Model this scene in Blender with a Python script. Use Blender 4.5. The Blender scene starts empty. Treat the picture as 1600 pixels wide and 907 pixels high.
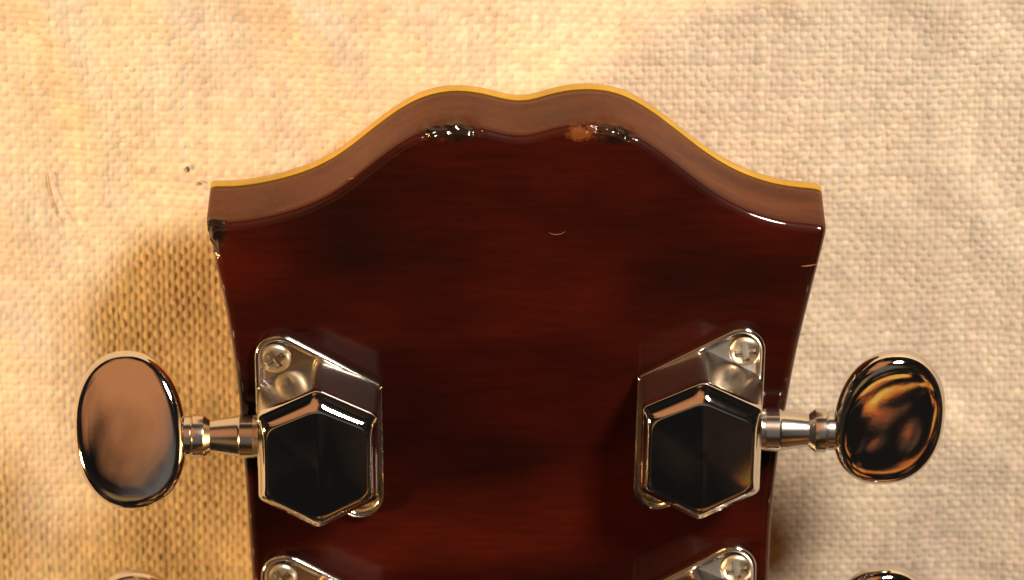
import bpy, bmesh, math, random
import numpy as np
from mathutils import Vector, Matrix, noise as mnoise

# ------------------------------------------------------------------ camera
MM = 0.001
S = bpy.context.scene
COL = S.collection
THETA = math.radians(25)          # camera leans back over the top end of the headstock
DIST = 850.0                      # mm
FPX = 10.5 * DIST                 # focal length in photograph pixels (1600 wide)
ST, CT = math.sin(THETA), math.cos(THETA)
cd = bpy.data.cameras.new('camera')
cam = bpy.data.objects.new('camera', cd)
COL.objects.link(cam)
cam.location = (0, DIST*ST*MM, DIST*CT*MM)
cam.matrix_world = Matrix(((1, 0, 0, 0), (0, CT, ST, DIST*ST*MM), (0, -ST, CT, DIST*CT*MM), (0, 0, 0, 1)))
cd.sensor_width = 36.0
cd.lens = 36.0*FPX/1600.0
cd.clip_start = 0.02
cd.clip_end = 50
cd.dof.use_dof = True
cd.dof.focus_distance = 0.842
cd.dof.aperture_fstop = 26.0
S.camera = cam

def at(px, py, z=0.0):
    """point (mm) of the plane at height z seen at photograph pixel px, py"""
    a, b = (px-800.0)/FPX, -(py-453.5)/FPX
    d = (a, b*CT-ST, -b*ST-CT)
    t = (z-DIST*CT)/d[2]
    return (a*t, DIST*ST+d[1]*t)

# ------------------------------------------------------------------ world: a dim, warm room
W = bpy.data.worlds.new('World')
S.world = W
W.use_nodes = True
nt = W.node_tree
nt.nodes.clear()
out = nt.nodes.new('ShaderNodeOutputWorld')
bg = nt.nodes.new('ShaderNodeBackground')
tc = nt.nodes.new('ShaderNodeTexCoord')
def wn(typ): return nt.nodes.new(typ)
def wmath(op, a, b=None, c=None, clamp=False):
    n = wn('ShaderNodeMath'); n.operation = op; n.use_clamp = clamp
    for i, v in enumerate((a, b, c)):
        if v is None: continue
        if isinstance(v, (int, float)): n.inputs[i].default_value = v
        else: nt.links.new(v, n.inputs[i])
    return n.outputs[0]
def wmix(f, a, b):
    n = wn('ShaderNodeMix'); n.data_type = 'RGBA'
    for i, v in ((0, f), (6, a), (7, b)):
        if isinstance(v, tuple): n.inputs[i].default_value = (*v, 1)
        else: nt.links.new(v, n.inputs[i])
    return n.outputs[2]
def wnoise(scale, detail, dist, loc=(0, 0, 0), sc=(1, 1, 1)):
    mp = wn('ShaderNodeMapping'); mp.inputs['Location'].default_value = loc; mp.inputs['Scale'].default_value = sc
    nt.links.new(tc.outputs['Generated'], mp.inputs['Vector'])
    n = wn('ShaderNodeTexNoise')
    n.inputs['Scale'].default_value = scale; n.inputs['Detail'].default_value = detail
    n.inputs['Roughness'].default_value = 0.5; n.inputs['Distortion'].default_value = dist
    nt.links.new(mp.outputs[0], n.inputs['Vector'])
    return n.outputs['Fac']
def glow_patch(direction, inner, outer, wob, amount):
    """soft-edged glow added to the world in one direction (cosines), for reflections"""
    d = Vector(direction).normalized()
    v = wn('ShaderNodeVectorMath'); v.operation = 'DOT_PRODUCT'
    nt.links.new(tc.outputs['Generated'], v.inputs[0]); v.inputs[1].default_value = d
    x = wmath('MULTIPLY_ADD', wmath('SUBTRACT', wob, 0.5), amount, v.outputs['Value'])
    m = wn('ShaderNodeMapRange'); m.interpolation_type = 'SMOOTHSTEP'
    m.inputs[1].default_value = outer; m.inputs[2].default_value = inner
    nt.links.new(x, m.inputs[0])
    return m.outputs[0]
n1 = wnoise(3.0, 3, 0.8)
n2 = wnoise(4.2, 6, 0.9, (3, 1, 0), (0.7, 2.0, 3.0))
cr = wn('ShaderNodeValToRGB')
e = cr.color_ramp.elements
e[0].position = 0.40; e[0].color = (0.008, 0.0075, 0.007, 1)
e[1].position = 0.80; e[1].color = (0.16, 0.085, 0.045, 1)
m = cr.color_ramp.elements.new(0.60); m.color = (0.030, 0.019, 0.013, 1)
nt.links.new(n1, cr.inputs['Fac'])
col_ = wmix(glow_patch((-0.30, 0.66, 0.68), 0.955, 0.87, n1, 0.24), cr.outputs['Color'], (0.58, 0.235, 0.095))     # warm wall-like glow added for the left knob to mirror
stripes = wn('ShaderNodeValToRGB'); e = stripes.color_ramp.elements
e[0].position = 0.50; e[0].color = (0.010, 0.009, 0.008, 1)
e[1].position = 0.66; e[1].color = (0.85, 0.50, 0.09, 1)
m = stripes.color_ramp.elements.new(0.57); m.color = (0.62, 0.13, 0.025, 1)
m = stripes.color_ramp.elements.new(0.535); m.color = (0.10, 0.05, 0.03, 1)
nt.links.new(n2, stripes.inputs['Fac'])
col_ = wmix(glow_patch((0.05, 0.10, 1.0), 0.995, 0.885, n1, 0.08), col_, (0.14, 0.125, 0.115))                              # dim ceiling glow, added so the lids grade lighter at the top
col_ = wmix(glow_patch((0.28, -0.75, 0.56), 0.95, 0.90, n1, 0.12), col_, stripes.outputs['Color'])                  # streaky warm glow added for the right knob's reflection
col_ = wmix(glow_patch((-0.30, -0.16, 0.94), 0.99, 0.955, n1, 0.12), col_, (0.26, 0.16, 0.065))                          # small warm glow added to put a gold patch on the lids
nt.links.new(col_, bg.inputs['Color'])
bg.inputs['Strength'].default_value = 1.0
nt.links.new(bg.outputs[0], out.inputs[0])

def area_lamp(name, direction, dist, size, power, color, target=(0, 0, -20), size_y=None):
    ld = bpy.data.lights.new(name, 'AREA')
    ld.shape = 'RECTANGLE' if size_y else 'DISK'
    ld.size = size
    if size_y: ld.size_y = size_y
    ld.energy = power
    ld.color = color
    o = bpy.data.objects.new(name, ld)
    COL.objects.link(o)
    d = Vector(direction).normalized()
    o.location = Vector(target)*MM + d*dist
    o.rotation_euler = (-d).to_track_quat('-Z', 'Y').to_euler()
    return o

# warm low lamp from the left, cooler window-like lamp from above right
area_lamp('warm_lamp', (-38.3, -5.0, 14.5), 0.75, 0.085, 7.9, (1.0, 0.60, 0.21))
area_lamp('cool_lamp', (0.52, 1.0, 0.98), 0.56, 0.125, 4.5, (1.0, 0.885, 0.75), target=(48, 0, -20))

S.view_settings.view_transform = 'Standard'
S.view_settings.look = 'None'
S.view_settings.exposure = 0.0
S.view_settings.gamma = 1.0
S.render.engine = 'CYCLES'
S.cycles.use_denoising = True
S.cycles.max_bounces = 8
S.cycles.caustics_reflective = False

# ------------------------------------------------------------------ materials
def nodes(mat):
    mat.use_nodes = True
    t = mat.node_tree
    t.nodes.clear()
    o = t.nodes.new('ShaderNodeOutputMaterial')
    p = t.nodes.new('ShaderNodeBsdfPrincipled')
    t.links.new(p.outputs[0], o.inputs[0])
    return t, p

def N(t, typ, **kw):
    n = t.nodes.new(typ)
    for k, v in kw.items():
        if k in n.inputs: n.inputs[k].default_value = v
        else: setattr(n, k, v)
    return n

def ramp(t, stops, interp='LINEAR'):
    r = t.nodes.new('ShaderNodeValToRGB')
    r.color_ramp.interpolation = interp
    el = r.color_ramp.elements
    while len(el) < len(stops): el.new(0.5)
    for q, (p, c) in zip(el, stops):
        q.position = p; q.color = (*c, 1) if len(c) == 3 else c
    return r

def math_n(t, op, a, b=None, c=None, clamp=False):
    n = t.nodes.new('ShaderNodeMath'); n.operation = op; n.use_clamp = clamp
    for i, v in enumerate((a, b, c)):
        if v is None: continue
        if isinstance(v, (int, float)): n.inputs[i].default_value = v
        else: t.links.new(v, n.inputs[i])
    return n.outputs[0]

def mixc(t, f, a, b, mode='MIX'):
    n = t.nodes.new('ShaderNodeMix'); n.data_type = 'RGBA'; n.blend_type = mode
    for i, v in ((0, f), (6, a), (7, b)):
        if isinstance(v, (int, float)): n.inputs[i].default_value = v
        elif isinstance(v, tuple): n.inputs[i].default_value = (*v, 1)
        else: t.links.new(v, n.inputs[i])
    return n.outputs[2]

def noise_tex(t, vec, scale, detail=3, rough=0.5, dist=0.0):
    n = N(t, 'ShaderNodeTexNoise', Scale=scale, Detail=detail, Roughness=rough, Distortion=dist)
    t.links.new(vec, n.inputs['Vector'])
    return n.outputs['Fac']

def mapped(t, scale=(1, 1, 1), loc=(0, 0, 0)):
    c = N(t, 'ShaderNodeTexCoord')
    mp = N(t, 'ShaderNodeMapping')
    mp.inputs['Scale'].default_value = scale
    mp.inputs['Location'].default_value = loc
    t.links.new(c.outputs['Object'], mp.inputs['Vector'])
    return mp.outputs[0]

# --- chrome of the tuners
def metal(name, col, rough, bump=0.0, aniso=0.0, smudge=0.06):
    mt = bpy.data.materials.new(name)
    t, p = nodes(mt)
    v = mapped(t)
    f = noise_tex(t, v, 260, 5, 0.6, 0.4)
    f2 = noise_tex(t, v, 1400, 3, 0.6)
    r = math_n(t, 'MULTIPLY_ADD', f, smudge, rough-smudge*0.5, clamp=True)
    t.links.new(r, p.inputs['Roughness'])
    p.inputs['Metallic'].default_value = 1.0
    c = mixc(t, f2, tuple(x*0.93 for x in col), col)
    t.links.new(c, p.inputs['Base Color'])
    # fine hairline scratches
    w = N(t, 'ShaderNodeTexVoronoi', feature='DISTANCE_TO_EDGE', Scale=170.0)
    t.links.new(mapped(t, (1, 0.35, 1)), w.inputs['Vector'])
    s = math_n(t, 'LESS_THAN', w.outputs['Distance'], 0.0)
    b = N(t, 'ShaderNodeBump', Strength=0.25+bump, Distance=0.000006)
    h = math_n(t, 'MULTIPLY_ADD', s, -0.5, f2)
    t.links.new(h, b.inputs['Height'])
    t.links.new(b.outputs[0], p.inputs['Normal'])
    return mt

M_chrome = metal('chrome', (0.80, 0.76, 0.71), 0.05)
M_plate = metal('chrome_plate', (0.76, 0.71, 0.64), 0.10)
M_wall = metal('chrome_side_wall', (0.72, 0.66, 0.60), 0.24)
M_knob = metal('chrome_knob', (0.78, 0.73, 0.67), 0.04, smudge=0.04)
M_shaft = metal('turned_steel', (0.72, 0.67, 0.60), 0.20, 0.1)
M_screw = metal('nickel_screw', (0.74, 0.66, 0.50), 0.36, 0.1, smudge=0.15)

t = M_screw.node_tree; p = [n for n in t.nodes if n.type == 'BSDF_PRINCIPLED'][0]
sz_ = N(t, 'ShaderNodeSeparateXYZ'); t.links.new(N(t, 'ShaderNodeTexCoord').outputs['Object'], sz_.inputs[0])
g_ = N(t, 'ShaderNodeMapRange'); g_.inputs[1].default_value = 0.32*MM; g_.inputs[2].default_value = 0.10*MM  # cross slots darkened by depth in the colour, standing in for shade
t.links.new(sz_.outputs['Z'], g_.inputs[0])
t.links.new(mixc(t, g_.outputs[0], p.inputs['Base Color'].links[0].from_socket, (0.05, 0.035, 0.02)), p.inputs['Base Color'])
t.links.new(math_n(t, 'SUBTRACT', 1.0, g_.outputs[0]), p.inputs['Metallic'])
# --- lacquered wood of the headstock
M_wood = bpy.data.materials.new('red_brown_lacquered_wood')
t, p = nodes(M_wood)
vec = mapped(t)
geo = N(t, 'ShaderNodeTexCoord')
sep = N(t, 'ShaderNodeSeparateXYZ'); t.links.new(geo.outputs['Object'], sep.inputs[0])
streak = noise_tex(t, mapped(t, (24, 110, 40)), 1.0, 4, 0.55, 0.8)       # cross-grain figure
fine = noise_tex(t, mapped(t, (120, 900, 300)), 1.0, 3, 0.6)
blotch = noise_tex(t, mapped(t, (22, 38, 20), (3.3, 1.2, 0)), 1.0, 2, 0.5)
k = math_n(t, 'MULTIPLY_ADD', streak, 0.17, math_n(t, 'MULTIPLY', blotch, 0.93))
kr = ramp(t, [(0.36, (0.011, 0.0028, 0.0017)), (0.52, (0.023, 0.0032, 0.0017)), (0.66, (0.042, 0.0046, 0.0020)), (0.82, (0.068, 0.0074, 0.003))])
t.links.new(k, kr.inputs['Fac'])
fr = ramp(t, [(0.35, (0.84, 0.84, 0.84)), (0.65, (1.12, 1.1, 1.1))]); t.links.new(fine, fr.inputs['Fac'])
back = mixc(t, 1.0, kr.outputs['Color'], fr.outputs['Color'], 'MULTIPLY')
# the sawn end shows paler, browner wood than the stained back
sg = noise_tex(t, mapped(t, (2600, 2600, 2600)), 1.0, 4, 0.75)
sr = ramp(t, [(0.3, (0.070, 0.0165, 0.0045)), (0.7, (0.125, 0.032, 0.009))]); t.links.new(sg, sr.inputs['Fac'])
zmask = N(t, 'ShaderNodeMapRange'); zmask.inputs[1].default_value = -1.3*MM; zmask.inputs[2].default_value = -0.75*MM
t.links.new(sep.outputs['Z'], zmask.inputs[0])
sb = ramp(t, [(0.35, (0.74, 0.68, 0.66)), (0.65, (1.22, 1.28, 1.2))]); t.links.new(noise_tex(t, mapped(t, (55, 55, 160)), 1.0, 3, 0.6, 0.6), sb.inputs['Fac'])
col = mixc(t, zmask.outputs[0], mixc(t, 1.0, sr.outputs['Color'], sb.outputs['Color'], 'MULTIPLY'), back)
rim = N(t, 'ShaderNodeMapRange'); rim.inputs[1].default_value = -0.9*MM; rim.inputs[2].default_value = -0.12*MM
t.links.new(sep.outputs['Z'], rim.inputs[0])
rimf = math_n(t, 'MULTIPLY', math_n(t, 'MULTIPLY', zmask.outputs[0], math_n(t, 'SUBTRACT', 1.0, rim.outputs[0])), 0.75)
col = mixc(t, rimf, col, (0.055, 0.009, 0.003))
# worn, chipped spots along the top edge and the left corner
def blob(cx, cy, rx, ry):
    q = N(t, 'ShaderNodeVectorMath', operation='SUBTRACT'); t.links.new(geo.outputs['Object'], q.inputs[0])
    q.inputs[1].default_value = (cx*MM, cy*MM, -0.5*MM)
    q2 = N(t, 'ShaderNodeVectorMath', operation='MULTIPLY'); t.links.new(q.outputs[0], q2.inputs[0])
    q2.inputs[1].default_value = (1/(rx*MM), 1/(ry*MM), 1/(1.5*MM))
    q3 = N(t, 'ShaderNodeVectorMath', operation='LENGTH'); t.links.new(q2.outputs[0], q3.inputs[0])
    return q3.outputs['Value']
CHIPS = []
for (px, py, rx, ry) in ((705, 209, 4.8, 1.6), (955, 211, 4.0, 1.8), (331, 366, 2.7, 4.2)):
    c = at(px, py, 0); CHIPS.append((c[0], c[1], rx, ry))
edge = noise_tex(t, vec, 900, 3, 0.6)
d = None
for c in CHIPS:
    v = blob(*c)
    d = v if d is None else math_n(t, 'MINIMUM', d, v)
d = math_n(t, 'MULTIPLY_ADD', edge, 0.7, math_n(t, 'SUBTRACT', d, 0.35))
cm = N(t, 'ShaderNodeMapRange'); cm.inputs[1].default_value = 1.0; cm.inputs[2].default_value = 0.72; t.links.new(d, cm.inputs[0])
cn = noise_tex(t, vec, 300, 3, 0.55)
cc = ramp(t, [(0.44, (0.009, 0.004, 0.003)), (0.60, (0.026, 0.008, 0.004)), (0.72, (0.09, 0.026, 0.009))]); t.links.new(cn, cc.inputs['Fac'])
col = mixc(t, cm.outputs[0], col, cc.outputs['Color'])
# one bare orange patch where the lacquer has come off
b1 = at(908, 208, 0)
v = math_n(t, 'MULTIPLY_ADD', noise_tex(t, vec, 480, 4, 0.7), 2.0, math_n(t, 'SUBTRACT', blob(b1[0], b1[1], 2.6, 1.3), 1.0))
bm_ = N(t, 'ShaderNodeMapRange'); bm_.inputs[1].default_value = 1.0; bm_.inputs[2].default_value = 0.6; t.links.new(v, bm_.inputs[0])
col = mixc(t, bm_.outputs[0], col, (0.17, 0.050, 0.014))
t.links.new(col, p.inputs['Base Color'])
p.inputs['Roughness'].default_value = 0.42
p.inputs['Specular IOR Level'].default_value = 0.05
t.links.new(math_n(t, 'MULTIPLY_ADD', zmask.outputs[0], 0.78, 0.22), p.inputs['Coat Weight'])
p.inputs['Coat IOR'].default_value = 1.45
cw = ramp(t, [(0.3, (0.02, 0.02, 0.02)), (0.7, (0.06, 0.06, 0.06))]); t.links.new(noise_tex(t, vec, 120, 4, 0.6), cw.inputs['Fac'])
t.links.new(cw.outputs['Color'], p.inputs['Coat Roughness'])
b0 = N(t, 'ShaderNodeBump', Strength=1.0, Distance=0.00022)
hh = math_n(t, 'MULTIPLY', cm.outputs[0], noise_tex(t, vec, 270, 2, 0.4))
t.links.new(hh, b0.inputs['Height'])
b2 = N(t, 'ShaderNodeBump', Strength=0.10, Distance=0.0002)
t.links.new(noise_tex(t, vec, 90, 2, 0.5), b2.inputs['Height'])
t.links.new(b0.outputs[0], b2.inputs['Normal'])
t.links.new(b2.outputs[0], p.inputs['Normal']); t.links.new(b2.outputs[0], p.inputs['Coat Normal'])

M_bind = bpy.data.materials.new('aged_yellow_binding')
t, p = nodes(M_bind)
r = ramp(t, [(0.3, (0.46, 0.245, 0.014)), (0.7, (0.60, 0.34, 0.030))]); t.links.new(noise_tex(t, mapped(t), 240, 4, 0.6), r.inputs['Fac'])
t.links.new(r.outputs['Color'], p.inputs['Base Color'])
p.inputs['Roughness'].default_value = 0.35
p.inputs['Coat Weight'].default_value = 0.4

M_scr = bpy.data.materials.new('pale_scratch')
t, p = nodes(M_scr)
p.inputs['Base Color'].default_value = (0.30, 0.13, 0.07, 1); p.inputs['Roughness'].default_value = 0.4

# --- canvas
def cloth_mat(name, bump_weave):
    mt = bpy.data.materials.new(name)
    t, p = nodes(mt)
    v = mapped(t)
    fib = noise_tex(t, v, 5200, 4, 0.7)
    big = noise_tex(t, v, 38, 3, 0.55, 0.3)
    mid = noise_tex(t, v, 420, 3, 0.6)
    base = ramp(t, [(0.25, (0.66, 0.55, 0.42)), (0.5, (0.74, 0.62, 0.47)), (0.75, (0.79, 0.66, 0.48))]); t.links.new(big, base.inputs['Fac'])
    grey = ramp(t, [(0.50, (1, 1, 1)), (0.68, (0.83, 0.825, 0.85))]); t.links.new(noise_tex(t, mapped(t, (1, 0.6, 1), (5, 2, 0)), 30, 4, 0.6, 0.4), grey.inputs['Fac'])
    c = mixc(t, 1.0, base.outputs['Color'], grey.outputs['Color'], 'MULTIPLY')
    mr = ramp(t, [(0.3, (0.90, 0.88, 0.86)), (0.7, (1.06, 1.05, 1.04))]); t.links.new(mid, mr.inputs['Fac'])
    c = mixc(t, 1.0, c, mr.outputs['Color'], 'MULTIPLY')
    at_ = N(t, 'ShaderNodeAttribute', attribute_name='thread_tint')
    if not bump_weave:
        c = mixc(t, 1.0, c, at_.outputs['Color'], 'MULTIPLY')
    t.links.new(c, p.inputs['Base Color'])
    p.inputs['Roughness'].default_value = 0.85
    p.inputs['Specular IOR Level'].default_value = 0.2
    p.inputs['Sheen Weight'].default_value = 0.15
    b = N(t, 'ShaderNodeBump', Strength=0.5, Distance=0.00008)
    t.links.new(fib, b.inputs['Height'])
    last = b
    if bump_weave:
        s = N(t, 'ShaderNodeSeparateXYZ'); t.links.new(N(t, 'ShaderNodeTexCoord').outputs['Object'], s.inputs[0])
        a1 = math_n(t, 'SINE', math_n(t, 'MULTIPLY', s.outputs['X'], math.pi/(0.89*MM)))
        a2 = math_n(t, 'SINE', math_n(t, 'MULTIPLY', s.outputs['Y'], math.pi/(1.11*MM)))
        w = math_n(t, 'ABSOLUTE', math_n(t, 'MULTIPLY', a1, a2))
        b3 = N(t, 'ShaderNodeBump', Strength=0.8, Distance=0.0003)
        t.links.new(w, b3.inputs['Height']); t.links.new(b.outputs[0], b3.inputs['Normal'])
        last = b3
    t.links.new(last.outputs[0], p.inputs['Normal'])
    return mt
M_cloth = cloth_mat('natural_canvas', False)
M_cloth_far = cloth_mat('natural_canvas_beyond', True)

M_hair = bpy.data.materials.new('brown_hair')
t, p = nodes(M_hair); p.inputs['Base Color'].default_value = (0.16, 0.07, 0.02, 1); p.inputs['Roughness'].default_value = 0.4
M_lint = bpy.data.materials.new('dark_lint')
t, p = nodes(M_lint); p.inputs['Base Color'].default_value = (0.10, 0.065, 0.065, 1); p.inputs['Roughness'].default_value = 0.9

# ------------------------------------------------------------------ mesh helpers (all lengths in mm)
def link_mesh(name, verts, faces, mat, parent=None, loc=(0, 0, 0), sharp=35):
    me = bpy.data.meshes.new(name)
    me.from_pydata([(x*MM, y*MM, z*MM) for x, y, z in verts], [], faces)
    me.polygons.foreach_set('use_smooth', [True]*len(me.polygons))
    bm = bmesh.new(); bm.from_mesh(me)
    bmesh.ops.recalc_face_normals(bm, faces=bm.faces)
    bm.to_mesh(me); bm.free()
    if sharp: me.set_sharp_from_angle(angle=math.radians(sharp))
    me.materials.append(mat)
    o = bpy.data.objects.new(name, me)
    COL.objects.link(o)
    o.location = Vector(loc)*MM
    if parent: o.parent = parent
    return o

def loft(rings, cap0=True, cap1=True, closed=True):
    V, F = [], []
    n = len(rings[0])
    for r in rings: V += [tuple(q) for q in r]
    for i in range(len(rings)-1):
        for j in range(n if closed else n-1):
            a, b = i*n+j, i*n+(j+1) % n
            F.append((a, b, b+n, a+n))
    if cap0: F.append(tuple(range(n))[::-1])
    if cap1: F.append(tuple(range((len(rings)-1)*n, len(rings)*n)))
    return V, F

def round_poly(pts, rad, seg=6):
    """2-D polygon with every corner rounded"""
    out_, n = [], len(pts)
    for i in range(n):
        p0, p1, p2 = Vector(pts[i-1]), Vector(pts[i]), Vector(pts[(i+1) % n])
        r = rad[i] if isinstance(rad, (list, tuple)) else rad
        a, b = (p0-p1).normalized(), (p2-p1).normalized()
        ang = a.angle(b)
        dd = r/math.tan(ang/2)
        c = p1+(a+b).normalized()*(r/math.sin(ang/2))
        s, e_ = p1+a*dd-c, p1+b*dd-c
        a0 = math.atan2(s.y, s.x); a1 = math.atan2(e_.y, e_.x)
        da = (a1-a0+math.pi) % (2*math.pi)-math.pi
        for k_ in range(seg+1):
            q = a0+da*k_/seg
            out_.append((c.x+r*math.cos(q), c.y+r*math.sin(q)))
    return out_

def densify(P, arc=7, k=10):
    out_ = []
    for i in range(0, len(P), arc):
        out_ += P[i:i+arc]
        a, b = P[i+arc-1], P[(i+arc) % len(P)]
        out_ += [(a[0]+(b[0]-a[0])*j/(k+1), a[1]+(b[1]-a[1])*j/(k+1)) for j in range(1, k+1)]
    return out_

def inset(pts, d):
    """offset a counter-clockwise or clockwise ring inwards by d"""
    P = np.array(pts); nx = np.roll(P, -1, 0); pv = np.roll(P, 1, 0)
    area = 0.5*np.sum(P[:, 0]*nx[:, 1]-nx[:, 0]*P[:, 1])
    T = nx-pv; T /= np.linalg.norm(T, axis=1)[:, None]+1e-12
    Nn = np.stack([-T[:, 1], T[:, 0]], 1)*(1 if area > 0 else -1)
    e1 = P-pv; e1 /= np.linalg.norm(e1, axis=1)[:, None]+1e-12
    cosh = np.clip(np.sum(T*e1, 1), 0.5, 1)
    return P+Nn*(d/cosh)[:, None]

def ring3(P, z): return [(float(q[0]), float(q[1]), float(z)) for q in P]

def resample(P, step):
    P = np.array(P, float); d = np.r_[0, np.cumsum(np.linalg.norm(np.diff(P, axis=0), axis=1))]
    n = max(2, int(round(d[-1]/step)))
    s = np.linspace(0, d[-1], n+1)
    return np.stack([np.interp(s, d, P[:, 0]), np.interp(s, d, P[:, 1])], 1)

def gsmooth(P, sig, step, pin=True):
    n = int(4*sig/step)+1
    kx = np.exp(-0.5*(np.arange(-n, n+1)*step/sig)**2); kx /= kx.sum()
    if pin:      # odd reflection keeps the end points
        A = np.concatenate([2*P[0]-P[n:0:-1], P, 2*P[-1]-P[-2:-n-2:-1]])
    else:
        A = np.concatenate([P[-n:], P, P[:n]])
    return np.stack([np.convolve(A[:, i], kx, 'valid') for i in (0, 1)], 1)

# ------------------------------------------------------------------ the guitar: headstock seen from behind
guitar = bpy.data.objects.new('guitar', None); COL.objects.link(guitar)
guitar['label'] = 'dark red-brown lacquered guitar headstock lying face down with chrome tuners and chipped edges'
guitar['category'] = 'guitar'
guitar.empty_display_size = 0.02
guitar.location = (0, 0, -29*MM)
GZ = 29.0
base_parent = guitar

THICK = 15.6
left_px = [(398, 960), (394, 907), (390.5, 860), (387.5, 805), (382.5, 740), (378, 690), (372, 606), (363, 545), (353, 485), (345.5, 450), (336, 412), (325, 380), (318.5, 346)]
top_px = [(318.5, 346), (343, 348), (366, 347), (395, 343), (416, 339), (449, 331), (482, 320), (515, 304), (548, 281), (581, 254), (614, 229), (647, 209), (680, 198), (713, 194.5), (747, 198), (780, 207), (803, 213), (822, 214), (850, 204), (883, 195), (916, 192.5), (949, 194), (979, 203), (1005, 217), (1032, 235), (1065, 261), (1098, 287), (1131, 309), (1164, 326), (1197, 338), (1230, 346), (1262, 349), (1294, 352)]
right_px = [(1294, 352), (1290, 374), (1284, 396), (1276, 424), (1264, 474), (1252, 520), (1240, 575), (1230, 632), (1217, 703), (1211, 760), (1206, 800), (1203, 862), (1201, 907), (1198, 960)]
STEP = 0.3
def seg(pxs, sig):
    P = resample([at(x, y, -0.3) for x, y in pxs], STEP)
    return gsmooth(P, sig, STEP)
L = seg(left_px, 3.0); Tp = seg(top_px, 1.5); R = seg(right_px, 3.0)
top = np.concatenate([L, Tp[1:], R[1:]])
top = gsmooth(top, 0.95, STEP)
# beyond the frame the head narrows to the nut and the neck goes on
y0 = top[0, 1]; xl, xr = top[0, 0], top[-1, 0]
tail_r = [(xr, y0), (33.5, -88), (28, -112), (23.5, -126), (21.5, -136), (21.8, -150), (22.5, -260)]
tail_l = [(-x if i else xl, y) for i, (x, y) in enumerate(tail_r)][::-1]
TR = gsmooth(resample(tail_r, 1.5), 5, 1.5); TL = gsmooth(resample(tail_l, 1.5), 5, 1.5)
outline = np.concatenate([TL[:-1], top, TR[1:]])
FIL = 1.4
rings = [ring3(outline, -THICK+2.2)]
rings += [ring3(outline, z) for z in np.linspace(-THICK+4, -FIL, 6)]
for a in np.linspace(0, math.pi/2, 9)[1:]:
    rings.append(ring3(inset(outline, FIL*(1-math.cos(a))), -FIL+FIL*math.sin(a)))
# real dents where the edge is chipped
def dent(p):
    x, y, z = p
    if z < -3.2: return p
    best = 0
    for cx, cy, rx, ry in CHIPS:
        q = ((x-cx)/(rx*1.05))**2+((y-cy)/(ry*1.25))**2
        best = max(best, 1-q)
    if best <= 0: return p
    n1 = mnoise.noise(Vector((x*0.8, y*0.8, z*0.8)))+0.3*mnoise.noise(Vector((x*2.0+9, y*2.0, z*2.0)))
    a = min(1, best*2.2)*(0.22+0.42*n1)*min(1, (z+3.2)/2)
    cx, cy = (0, -10)
    v = Vector((cx-x, cy-y, 0)).normalized()*a+Vector((0, 0, -a))
    return (x+v.x, y+v.y, z+v.z*0.8)
rings = [[dent(q) for q in r] for r in rings]
cap = inset(outline, FIL)
rings[-1] = ring3(cap, 0.0)
V, F = loft(rings, True, False)
from mathutils.geometry import delaunay_2d_cdt
k0, nr_ = len(V)-len(outline), len(outline)
dv_, de_, df_, ov_, oe_, of_ = delaunay_2d_cdt([Vector((q[0], q[1])) for q in V[k0:]], [(i, (i+1) % nr_) for i in range(nr_)], [], 1, 1e-5)
F += [tuple(k0+ov_[i][0] for i in f) for f in df_ if all(ov_[i] for i in f)]
hs = link_mesh('headstock', V, F, M_wood, base_parent, (0, 0, GZ), sharp=0)
for q in hs.data.polygons:
    if len(q.vertices) != 4: q.use_smooth = False
ob = gsmooth(np.concatenate([outline]), 0.01, STEP)
brings = [ring3(inset(ob, 0.2), -THICK), ring3(inset(ob, 0.03), -THICK+0.06), ring3(inset(ob, -0.05), -THICK+0.2), ring3(inset(ob, -0.03), -THICK+2.3), ring3(inset(ob, 0.1), -THICK+2.35)]
V, F = loft(brings)
bd = link_mesh('binding', V, F, M_bind, base_parent, (0, 0, GZ), sharp=0)
for q in bd.data.polygons:
    if len(q.vertices) > 4: q.use_smooth = False

# small scratches in the lacquer
def scratch(pts_px, w):
    V, F = [], []
    P = [at(x, y, 0) for x, y in pts_px]
    for i, q in enumerate(P):
        a = P[max(0, i-1)]; b = P[min(len(P)-1, i+1)]
        tt = Vector((b[0]-a[0], b[1]-a[1])).normalized(); nn = (-tt.y, tt.x)
        ww = w*math.sin(math.pi*(i+0.35)/(len(P)-0.3))
        V += [(q[0]-nn[0]*ww, q[1]-nn[1]*ww, 0.004), (q[0], q[1], 0.03), (q[0]+nn[0]*ww, q[1]+nn[1]*ww, 0.004)]
        if i: k0 = 3*(i-1); F += [(k0, k0+1, k0+4, k0+3), (k0+1, k0+2, k0+5, k0+4)]
    link_mesh('scratch', V, F, M_scr, base_parent, (0, 0, GZ), sharp=0)
scratch([(858, 364), (864, 366.5), (870, 367), (877, 365.5), (884, 362)], 0.05)
scratch([(1252, 416.5), (1260, 416), (1268, 415), (1276, 413)], 0.11)
scratch([(349, 468), (350.5, 474), (352.5, 480), (354, 488)], 0.09)
scratch([(545, 281), (549, 279), (553, 278)], 0.10)

# ------------------------------------------------------------------ tuning machines
HEX = [(0, 11.0), (-8.9, 6.7), (-8.9, -7.1), (0, -12.0), (8.9, -7.1), (8.9, 6.7)]

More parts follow.
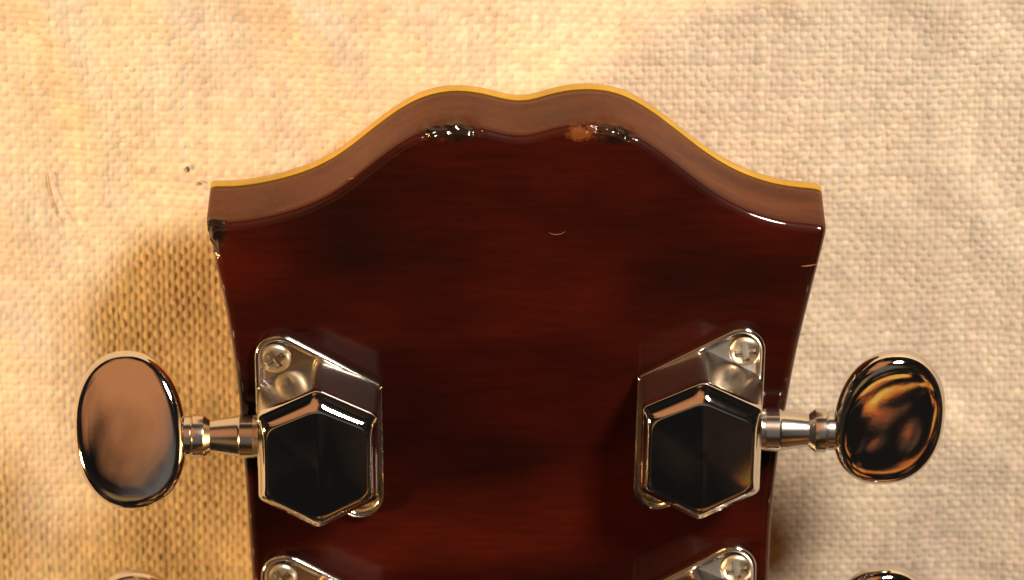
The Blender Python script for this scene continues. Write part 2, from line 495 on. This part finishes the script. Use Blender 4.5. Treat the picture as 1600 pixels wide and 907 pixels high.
def superdisc(a, b, th, nseg=96):
    """oval button: slightly domed faces, bevelled edge"""
    prof = [(0.0, 0.50), (0.25, 0.497), (0.5, 0.487), (0.7, 0.468), (0.80, 0.45), (0.86, 0.43), (0.90, 0.40), (0.935, 0.35), (0.965, 0.27), (0.985, 0.17), (0.997, 0.07), (1.0, 0.0)]
    prof = prof+[(r_, -z_) for r_, z_ in prof[-2::-1]]
    V, F, idx = [], [], []
    for r_, z_ in prof:
        if r_ == 0:
            idx.append([len(V)]); V.append((0, 0, z_*th)); continue
        row = []
        for k_ in range(nseg):
            u = 2*math.pi*k_/nseg
            cu, su = math.cos(u), math.sin(u)
            ex = 2/2.25
            x = a*r_*math.copysign(abs(cu)**ex, cu); y = b*r_*math.copysign(abs(su)**ex, su)
            x *= 1-0.035*(y/b)            # a touch egg-shaped
            row.append(len(V)); V.append((x, y, z_*th))
        idx.append(row)
    for i in range(len(idx)-1):
        A, B = idx[i], idx[i+1]
        for k_ in range(nseg):
            k2 = (k_+1) % nseg
            if len(A) == 1: F.append((A[0], B[k_], B[k2]))
            elif len(B) == 1: F.append((A[k_], B[0], A[k2]))
            else: F.append((A[k_], B[k_], B[k2], A[k2]))
    return V, F

def lathe_x(prof, nseg=40):
    rings_ = []
    for x, r_ in prof:
        rings_.append([(x, r_*math.cos(2*math.pi*k_/nseg), r_*math.sin(2*math.pi*k_/nseg)) for k_ in range(nseg)])
    return loft(rings_)

def screw_mesh(rad=2.45):
    V, F, nr, ns = [(0, 0, -0.9)], [], 34, 120
    for i in range(1, nr+1):
        q = i/nr*rad
        for k_ in range(ns):
            u = 2*math.pi*k_/ns
            x, y = q*math.cos(u), q*math.sin(u)
            z = 0.85*math.sqrt(max(0, 1-(q/rad)**3.2))+0.05
            for (c, s) in ((x, y), (y, x)):
                if abs(c) < 0.52 and abs(s) < 1.6:
                    z = min(z, -0.9+0.55*max(0, abs(s)-0.5))
            if q < 0.6: z = min(z, -0.9)
            V.append((x, y, z))
    for k_ in range(ns): F.append((0, 1+k_, 1+(k_+1) % ns))
    for i in range(nr-1):
        for k_ in range(ns):
            a, b = 1+i*ns+k_, 1+i*ns+(k_+1) % ns
            F.append((a, b, b+ns, a+ns))
    n0 = 1+(nr-1)*ns
    n1 = len(V)
    for k_ in range(ns): V.append((rad*math.cos(2*math.pi*k_/ns), rad*math.sin(2*math.pi*k_/ns), -1.4))
    for k_ in range(ns):
        a, b = n0+k_, n0+(k_+1) % ns
        F.append((a, b, n1+(k_+1) % ns, n1+k_))
    return V, F

def make_tuner(side, knob_tilt, knob_yaw, knob_roll, knob_dy, screw_rot):
    """side -1: knob to the left, +1: to the right. Origin on the back face under the housing."""
    sx = side
    # housing: rounded hexagonal box with chamfered, slightly ridged lid
    H = 11.5
    hp = densify(round_poly(HEX, [2.0, 1.2, 1.2, 1.8, 1.2, 1.2], 6))
    rg = [ring3(inset(hp, -0.45), 0.5), ring3(inset(hp, -0.42), 1.6), ring3(inset(hp, -0.33), 3), ring3(inset(hp, -0.22), 5), ring3(inset(hp, -0.11), 7.5), ring3(inset(hp, -0.03), 10.2), ring3(hp, H-0.35)]
    rg += [ring3(inset(hp, 0.08), H-0.12), ring3(inset(hp, 0.24), H+0.02)]
    hp2 = inset(hp, 0.24)
    # broad sloping chamfer then lid
    hp3 = densify(round_poly([(x*0.84, y*0.78) for x, y in HEX], [3.2, 2.4, 2.4, 3.0, 2.4, 2.4], 6))
    P2, P3 = np.array(hp2), np.array(hp3)
    def lid(x, y): return 0.30*(1-(x/8.5)**2)+0.20*(1-(y/10)**2)+0.035*math.exp(-(x/0.7)**2)
    for f in (0.12, 0.25, 0.4, 0.55, 0.7, 0.83, 0.93, 1.0):
        P = P2*(1-f)+P3*f
        rg.append([(float(x), float(y), H+0.02+1.5*(1-(1-f)**2.0)+f*f*lid(x, y)) for x, y in P])
    for f in (0.985, 0.96, 0.9, 0.8, 0.65, 0.5, 0.35, 0.2, 0.08):
        rg.append([(float(x*f), float(y*f), H+1.52+lid(x*f, y*f)+0.10*(1-f)) for x, y in P3])
    V, F = loft(rg)
    root = link_mesh('tuning_machine', V, F, M_chrome, base_parent, (0, 0, 0), sharp=40)
    root.data.materials.append(M_wall)
    for q in root.data.polygons:
        if max(root.data.vertices[i].co.z for i in q.vertices) < (H-1.2)*MM: q.material_index = 1
    # base plate with raised lip; lug at the upper outer and lower inner corner
    o = sx
    pts = [(o*9.6, 17.9), (-o*9.45, 7.0), (-o*9.6, -17.9), (o*9.45, -7.0)]
    if sx > 0: pts = pts[::-1]
    rad = [3.6, 0.9, 3.6, 0.9] if sx < 0 else [0.9, 3.6, 0.9, 3.6]
    pp = round_poly(pts, rad, 9)
    if sx < 0: pass
    rg = [ring3(pp, 0.0), ring3(pp, 1.35)]
    for d_, z_ in ((0.05, 1.55), (0.2, 1.7), (0.42, 1.75), (0.65, 1.72), (0.85, 1.55), (0.98, 1.25), (1.1, 0.95), (1.35, 0.75), (1.7, 0.68)):
        rg.append(ring3(inset(pp, d_), z_))
    V, F = loft(rg)
    link_mesh('base_plate', V, F, M_plate, root, sharp=50)
    # screws
    V, F = screw_mesh()
    for i, (x, y) in enumerate(((o*6.55, 11.2), (-o*6.9, -11.3))):
        s = link_mesh('screw', V, F, M_screw, root, (x, y, 0.75), sharp=30)
        s.rotation_euler = (math.radians(4), 0, math.radians(screw_rot+i*31))
    # turned shaft, collar and neck; x runs outwards
    sz = 3.3; sy = -0.6
    prof = [(8.0, 3.1), (9.6, 3.15), (9.9, 3.3), (11.9, 3.3), (12.1, 3.15), (12.3, 3.1), (16.2, 2.45), (16.35, 2.45), (17.3, 3.25), (17.5, 3.3), (18.9, 3.3), (19.05, 3.1), (19.1, 2.85), (19.25, 2.85), (19.3, 3.05), (20.2, 3.0), (20.6, 2.4), (22.5, 2.1)]
    V, F = lathe_x(prof)
    V = [(o*x, y, z) for x, y, z in V]
    link_mesh('shaft', V, F, M_shaft, root, (0, sy, sz), sharp=25)
    # knob: button plus the short stem it is cast with
    V, F = superdisc(8.45, 11.9, 4.8)
    kb = link_mesh('knob', V, F, M_knob, root, (o*28.4, sy+knob_dy, sz), sharp=60)
    kb.rotation_euler = (Matrix.Rotation(math.radians(knob_tilt), 3, 'X') @ Matrix.Rotation(math.radians(knob_yaw), 3, 'Y') @ Matrix.Rotation(math.radians(knob_roll), 3, 'Z')).to_euler()
    return root

def copy_tree(o, parent):
    c = o.copy(); COL.objects.link(c); c.parent = parent
    for ch in list(o.children): copy_tree(ch, c)
    return c

def place(o, px, py, rz):
    x, y = at(px, py, 0)
    o.location = (x*MM, y*MM, GZ*MM); o.rotation_euler = (0, 0, math.radians(rz))

tl = make_tuner(-1, -25, -7, 5, 1.1, 33)
tr = make_tuner(1, 10, 9, -3, 2.3, 8)
place(tl, 500, 661, 0)
place(tr, 1092, 649, -1.0)
tl2 = copy_tree(tl, guitar); place(tl2, 509, 999, 0.3)
tr2 = copy_tree(tr, guitar); place(tr2, 1082, 986, 0.2)

# ------------------------------------------------------------------ the canvas
CZ = -29.0
rng = np.random.default_rng(7)
RUCKS = [((-45, 60), (-28, 22), 0.55, 3.2), ((-72, 50), (-63, -2), 0.6, 3.6), ((-86, -10), (-68, -32), 0.7, 4.0),
         ((-84, 66), (-50, 28), 0.35, 3.0), ((30, 60), (44, 30), 0.4, 3.0), ((58, 50), (84, 38), 0.5, 3.5), ((66, 12), (90, -30), 0.4, 4.0), ((48, -20), (84, -52), 0.45, 4.0)]
def macro(X, Y):
    """gentle rucks in the cloth, mm"""
    z = 0.9*np.sin(X*0.045+0.9*np.sin(Y*0.03+1.0)+0.4)*np.cos(Y*0.038+0.5)
    z += 0.38*np.sin(X*0.13+Y*0.075+1.3*np.sin(Y*0.06))*(0.5+0.5*np.sin(Y*0.05+X*0.02+2.0))
    z += 0.22*np.sin(X*0.21-Y*0.16+2.0)*np.sin(X*0.05+1.1)
    z += 0.16*np.sin(X*0.34+0.12*Y+np.sin(Y*0.2))*np.cos(Y*0.13+X*0.03)
    for (x0, y0_), (x1, y1), hh_, sg_ in RUCKS:
        dx, dy = x1-x0, y1-y0_; ll = math.hypot(dx, dy); dx /= ll; dy /= ll
        al = (X-x0)*dx+(Y-y0_)*dy; ac = -(X-x0)*dy+(Y-y0_)*dx
        ac = ac+1.5*np.sin(al*0.12)
        z = z+hh_*np.exp(-(ac/sg_)**2)/(1+np.exp(-(al)/5.0))/(1+np.exp((al-ll)/5.0))
    return z*1.25-1.1

PX, PY, NS = 0.885, 1.10, 6
X0, X1, Y0, Y1 = -97.0, 97.0, -72.0, 66.0
nxc, nyc = int((X1-X0)/PX), int((Y1-Y0)/PY)
nx, ny = nxc*NS+1, nyc*NS+1
u = np.arange(nx)/NS; v = np.arange(ny)/NS
U, Vv = np.meshgrid(u, v)
def lf(n, m, amp, k_):   # smooth random field
    g = rng.normal(size=(m//k_+3, n//k_+3))
    yi = np.linspace(0, g.shape[0]-1.001, m); xi = np.linspace(0, g.shape[1]-1.001, n)
    y_, x_ = yi.astype(int), xi.astype(int); fy, fx = (yi-y_)[:, None], (xi-x_)[None]
    fy = fy*fy*(3-2*fy); fx = fx*fx*(3-2*fx)
    a = g[y_][:, x_]; b = g[y_][:, x_+1]; c = g[y_+1][:, x_]; d_ = g[y_+1][:, x_+1]
    return amp*(a*(1-fx)*(1-fy)+b*fx*(1-fy)+c*(1-fx)*fy+d_*fx*fy)
Uw = U+lf(nx, ny, 0.13, 12)+lf(nx, ny, 0.10, 60)
Vw = Vv+lf(nx, ny, 0.12, 12)+lf(nx, ny, 0.10, 60)
iw = np.clip(np.floor(Uw), 0, nxc-1).astype(int); jw = np.clip(np.floor(Vw), 0, nyc-1).astype(int)
ww = 0.49+0.05*rng.normal(size=nxc+1); wf = 0.48+0.05*rng.normal(size=nyc+1)
hw = 0.03*rng.normal(size=nxc+1); hf = 0.03*rng.normal(size=nyc+1)
cell_w = 1+0.22*rng.normal(size=(nyc+2, nxc+2)); cell_h = 0.035*rng.normal(size=(nyc+2, nxc+2))
du = (Uw-iw-0.5)/np.clip(ww[iw]*cell_w[jw, iw].clip(0.7, 1.15)*1.02, 0.3, 0.6)
dv = (Vw-jw-0.5)/np.clip(wf[jw]*cell_w[jw, iw].clip(0.7, 1.15)*1.02, 0.3, 0.6)
sw = np.cos(np.pi*(Vw-0.5-0)+np.pi*iw)
sf = -np.cos(np.pi*(Uw-0.5)+np.pi*jw)
RW, RF = 0.30, 0.24
zw = 0.25*sw+RW*np.sqrt(np.clip(1-du**2, 0, 1))+hw[iw]+cell_h[jw, iw]
zf = 0.09*sf+RF*np.sqrt(np.clip(1-dv**2, 0, 1))+hf[jw]+cell_h[jw, iw]
zz = np.maximum(np.maximum(zw, zf), -0.10)
Xm = X0+U*PX; Ym = Y0+Vv*PY
Zm = CZ+macro(Xm, Ym)+zz*0.40
Vt = np.stack([Xm*MM, Ym*MM, Zm*MM], -1).reshape(-1, 3)
tw = 1+0.045*rng.normal(size=(nxc+1, 1))+0.014*rng.normal(size=(nxc+1, 3)); tf = 1+0.045*rng.normal(size=(nyc+1, 1))+0.014*rng.normal(size=(nyc+1, 3))
cell_t = 1+0.05*rng.normal(size=(nyc+2, nxc+2, 1))+0.015*rng.normal(size=(nyc+2, nxc+2, 3))
tint = np.where((zw > zf)[..., None], tw[iw], tf[jw])*cell_t[jw, iw]
tint = np.clip(tint, 0.6, 1.2).reshape(-1, 3)
idx = np.arange(nx*ny).reshape(ny, nx)
Q = np.stack([idx[:-1, :-1], idx[:-1, 1:], idx[1:, 1:], idx[1:, :-1]], -1).reshape(-1, 4)
# wider, coarser cloth beyond
gx = np.unique(np.r_[np.linspace(-420, X0, 34), np.linspace(X0, X1, 40), np.linspace(X1, 420, 34)])
gy = np.unique(np.r_[np.linspace(-420, Y0, 34), np.linspace(Y0, Y1, 30), np.linspace(Y1, 420, 34)])
GX, GY = np.meshgrid(gx, gy)
GZm = CZ+macro(GX, GY)+0.12
GV = np.stack([GX*MM, GY*MM, GZm*MM], -1).reshape(-1, 3)
gi = np.arange(GV.shape[0]).reshape(GX.shape)+Vt.shape[0]
cxm = (GX[:-1, :-1]+GX[1:, 1:])/2; cym = (GY[:-1, :-1]+GY[1:, 1:])/2
keep = ~((cxm > X0) & (cxm < X1) & (cym > Y0) & (cym < Y1))
GQ = np.stack([gi[:-1, :-1], gi[:-1, 1:], gi[1:, 1:], gi[1:, :-1]], -1)[keep]
AV = np.concatenate([Vt, GV]); AQ = np.concatenate([Q, GQ])
me = bpy.data.meshes.new('canvas_cloth')
me.vertices.add(len(AV)); me.vertices.foreach_set('co', AV.astype(np.float32).ravel())
me.loops.add(AQ.size); me.loops.foreach_set('vertex_index', AQ.astype(np.int32).ravel())
me.polygons.add(len(AQ)); me.polygons.foreach_set('loop_start', np.arange(0, AQ.size, 4, dtype=np.int32))
me.materials.append(M_cloth); me.materials.append(M_cloth_far)
me.polygons.foreach_set('material_index', np.r_[np.zeros(len(Q), np.int32), np.ones(len(GQ), np.int32)])
me.polygons.foreach_set('use_smooth', np.ones(len(AQ), bool))
ca = me.attributes.new('thread_tint', 'FLOAT_COLOR', 'POINT')
cols = np.ones((len(AV), 4), np.float32); cols[:len(Vt), :3] = tint
ca.data.foreach_set('color', cols.ravel())
me.update(); me.validate()
cloth = bpy.data.objects.new('canvas_cloth', me); COL.objects.link(cloth)
cloth['label'] = 'coarse cream canvas cloth spread out under the guitar headstock'
cloth['category'] = 'cloth'

# ------------------------------------------------------------------ hair and lint on the canvas
def cloth_z(x, y): return CZ+float(macro(np.array(x), np.array(y)))+0.45
pts = [at(x, y, CZ) for x, y in ((74, 278), (75, 290), (78, 305), (82, 320), (88, 336), (95, 349), (101, 358))]
rr = []
P = gsmooth(resample(pts, 0.5), 0.8, 0.5)
for i, q in enumerate(P):
    a, b = P[max(0, i-1)], P[min(len(P)-1, i+1)]
    tt = Vector((b[0]-a[0], b[1]-a[1], 0)).normalized(); nn = Vector((-tt.y, tt.x, 0))
    w = 0.075*(1-0.5*i/len(P))
    c = Vector((q[0], q[1], cloth_z(q[0], q[1])+0.12))
    rr.append([tuple(c+nn*w*math.cos(k_*math.pi/3)+Vector((0, 0, 1))*w*math.sin(k_*math.pi/3)) for k_ in range(6)])
V, F = loft(rr)
h = link_mesh('hair', V, F, M_hair, None, (0, 0, 0), sharp=0)
h['label'] = 'thin curved brown hair lying on the cream canvas left of the headstock'; h['category'] = 'hair'

def lint(px, py, a, b, rot, seed, label):
    x, y = at(px, py, CZ)
    bm = bmesh.new(); bmesh.ops.create_icosphere(bm, subdivisions=3, radius=1.0)
    for q in bm.verts:
        n1 = 1+0.45*mnoise.noise(q.co*1.7+Vector((seed, 0, 0)))
        q.co = Vector((q.co.x*a*n1*MM, q.co.y*b*n1*MM, q.co.z*0.16*n1*MM))
    me = bpy.data.meshes.new('lint_speck'); bm.to_mesh(me); bm.free()
    me.polygons.foreach_set('use_smooth', [True]*len(me.polygons)); me.materials.append(M_lint)
    o = bpy.data.objects.new('lint_speck', me); COL.objects.link(o)
    o.location = (x*MM, y*MM, (cloth_z(x, y)-0.02)*MM); o.rotation_euler = (0, 0, rot)
    o['label'] = label; o['category'] = 'lint'; o['group'] = 'dark lint specks on the canvas'
lint(293, 269, 0.28, 0.50, 0.25, 3, 'larger dark oval lint speck on the canvas above left of the headstock corner')
lint(312, 291, 0.38, 0.12, -0.5, 8, 'small thin dark lint speck right beside the left corner of the headstock')
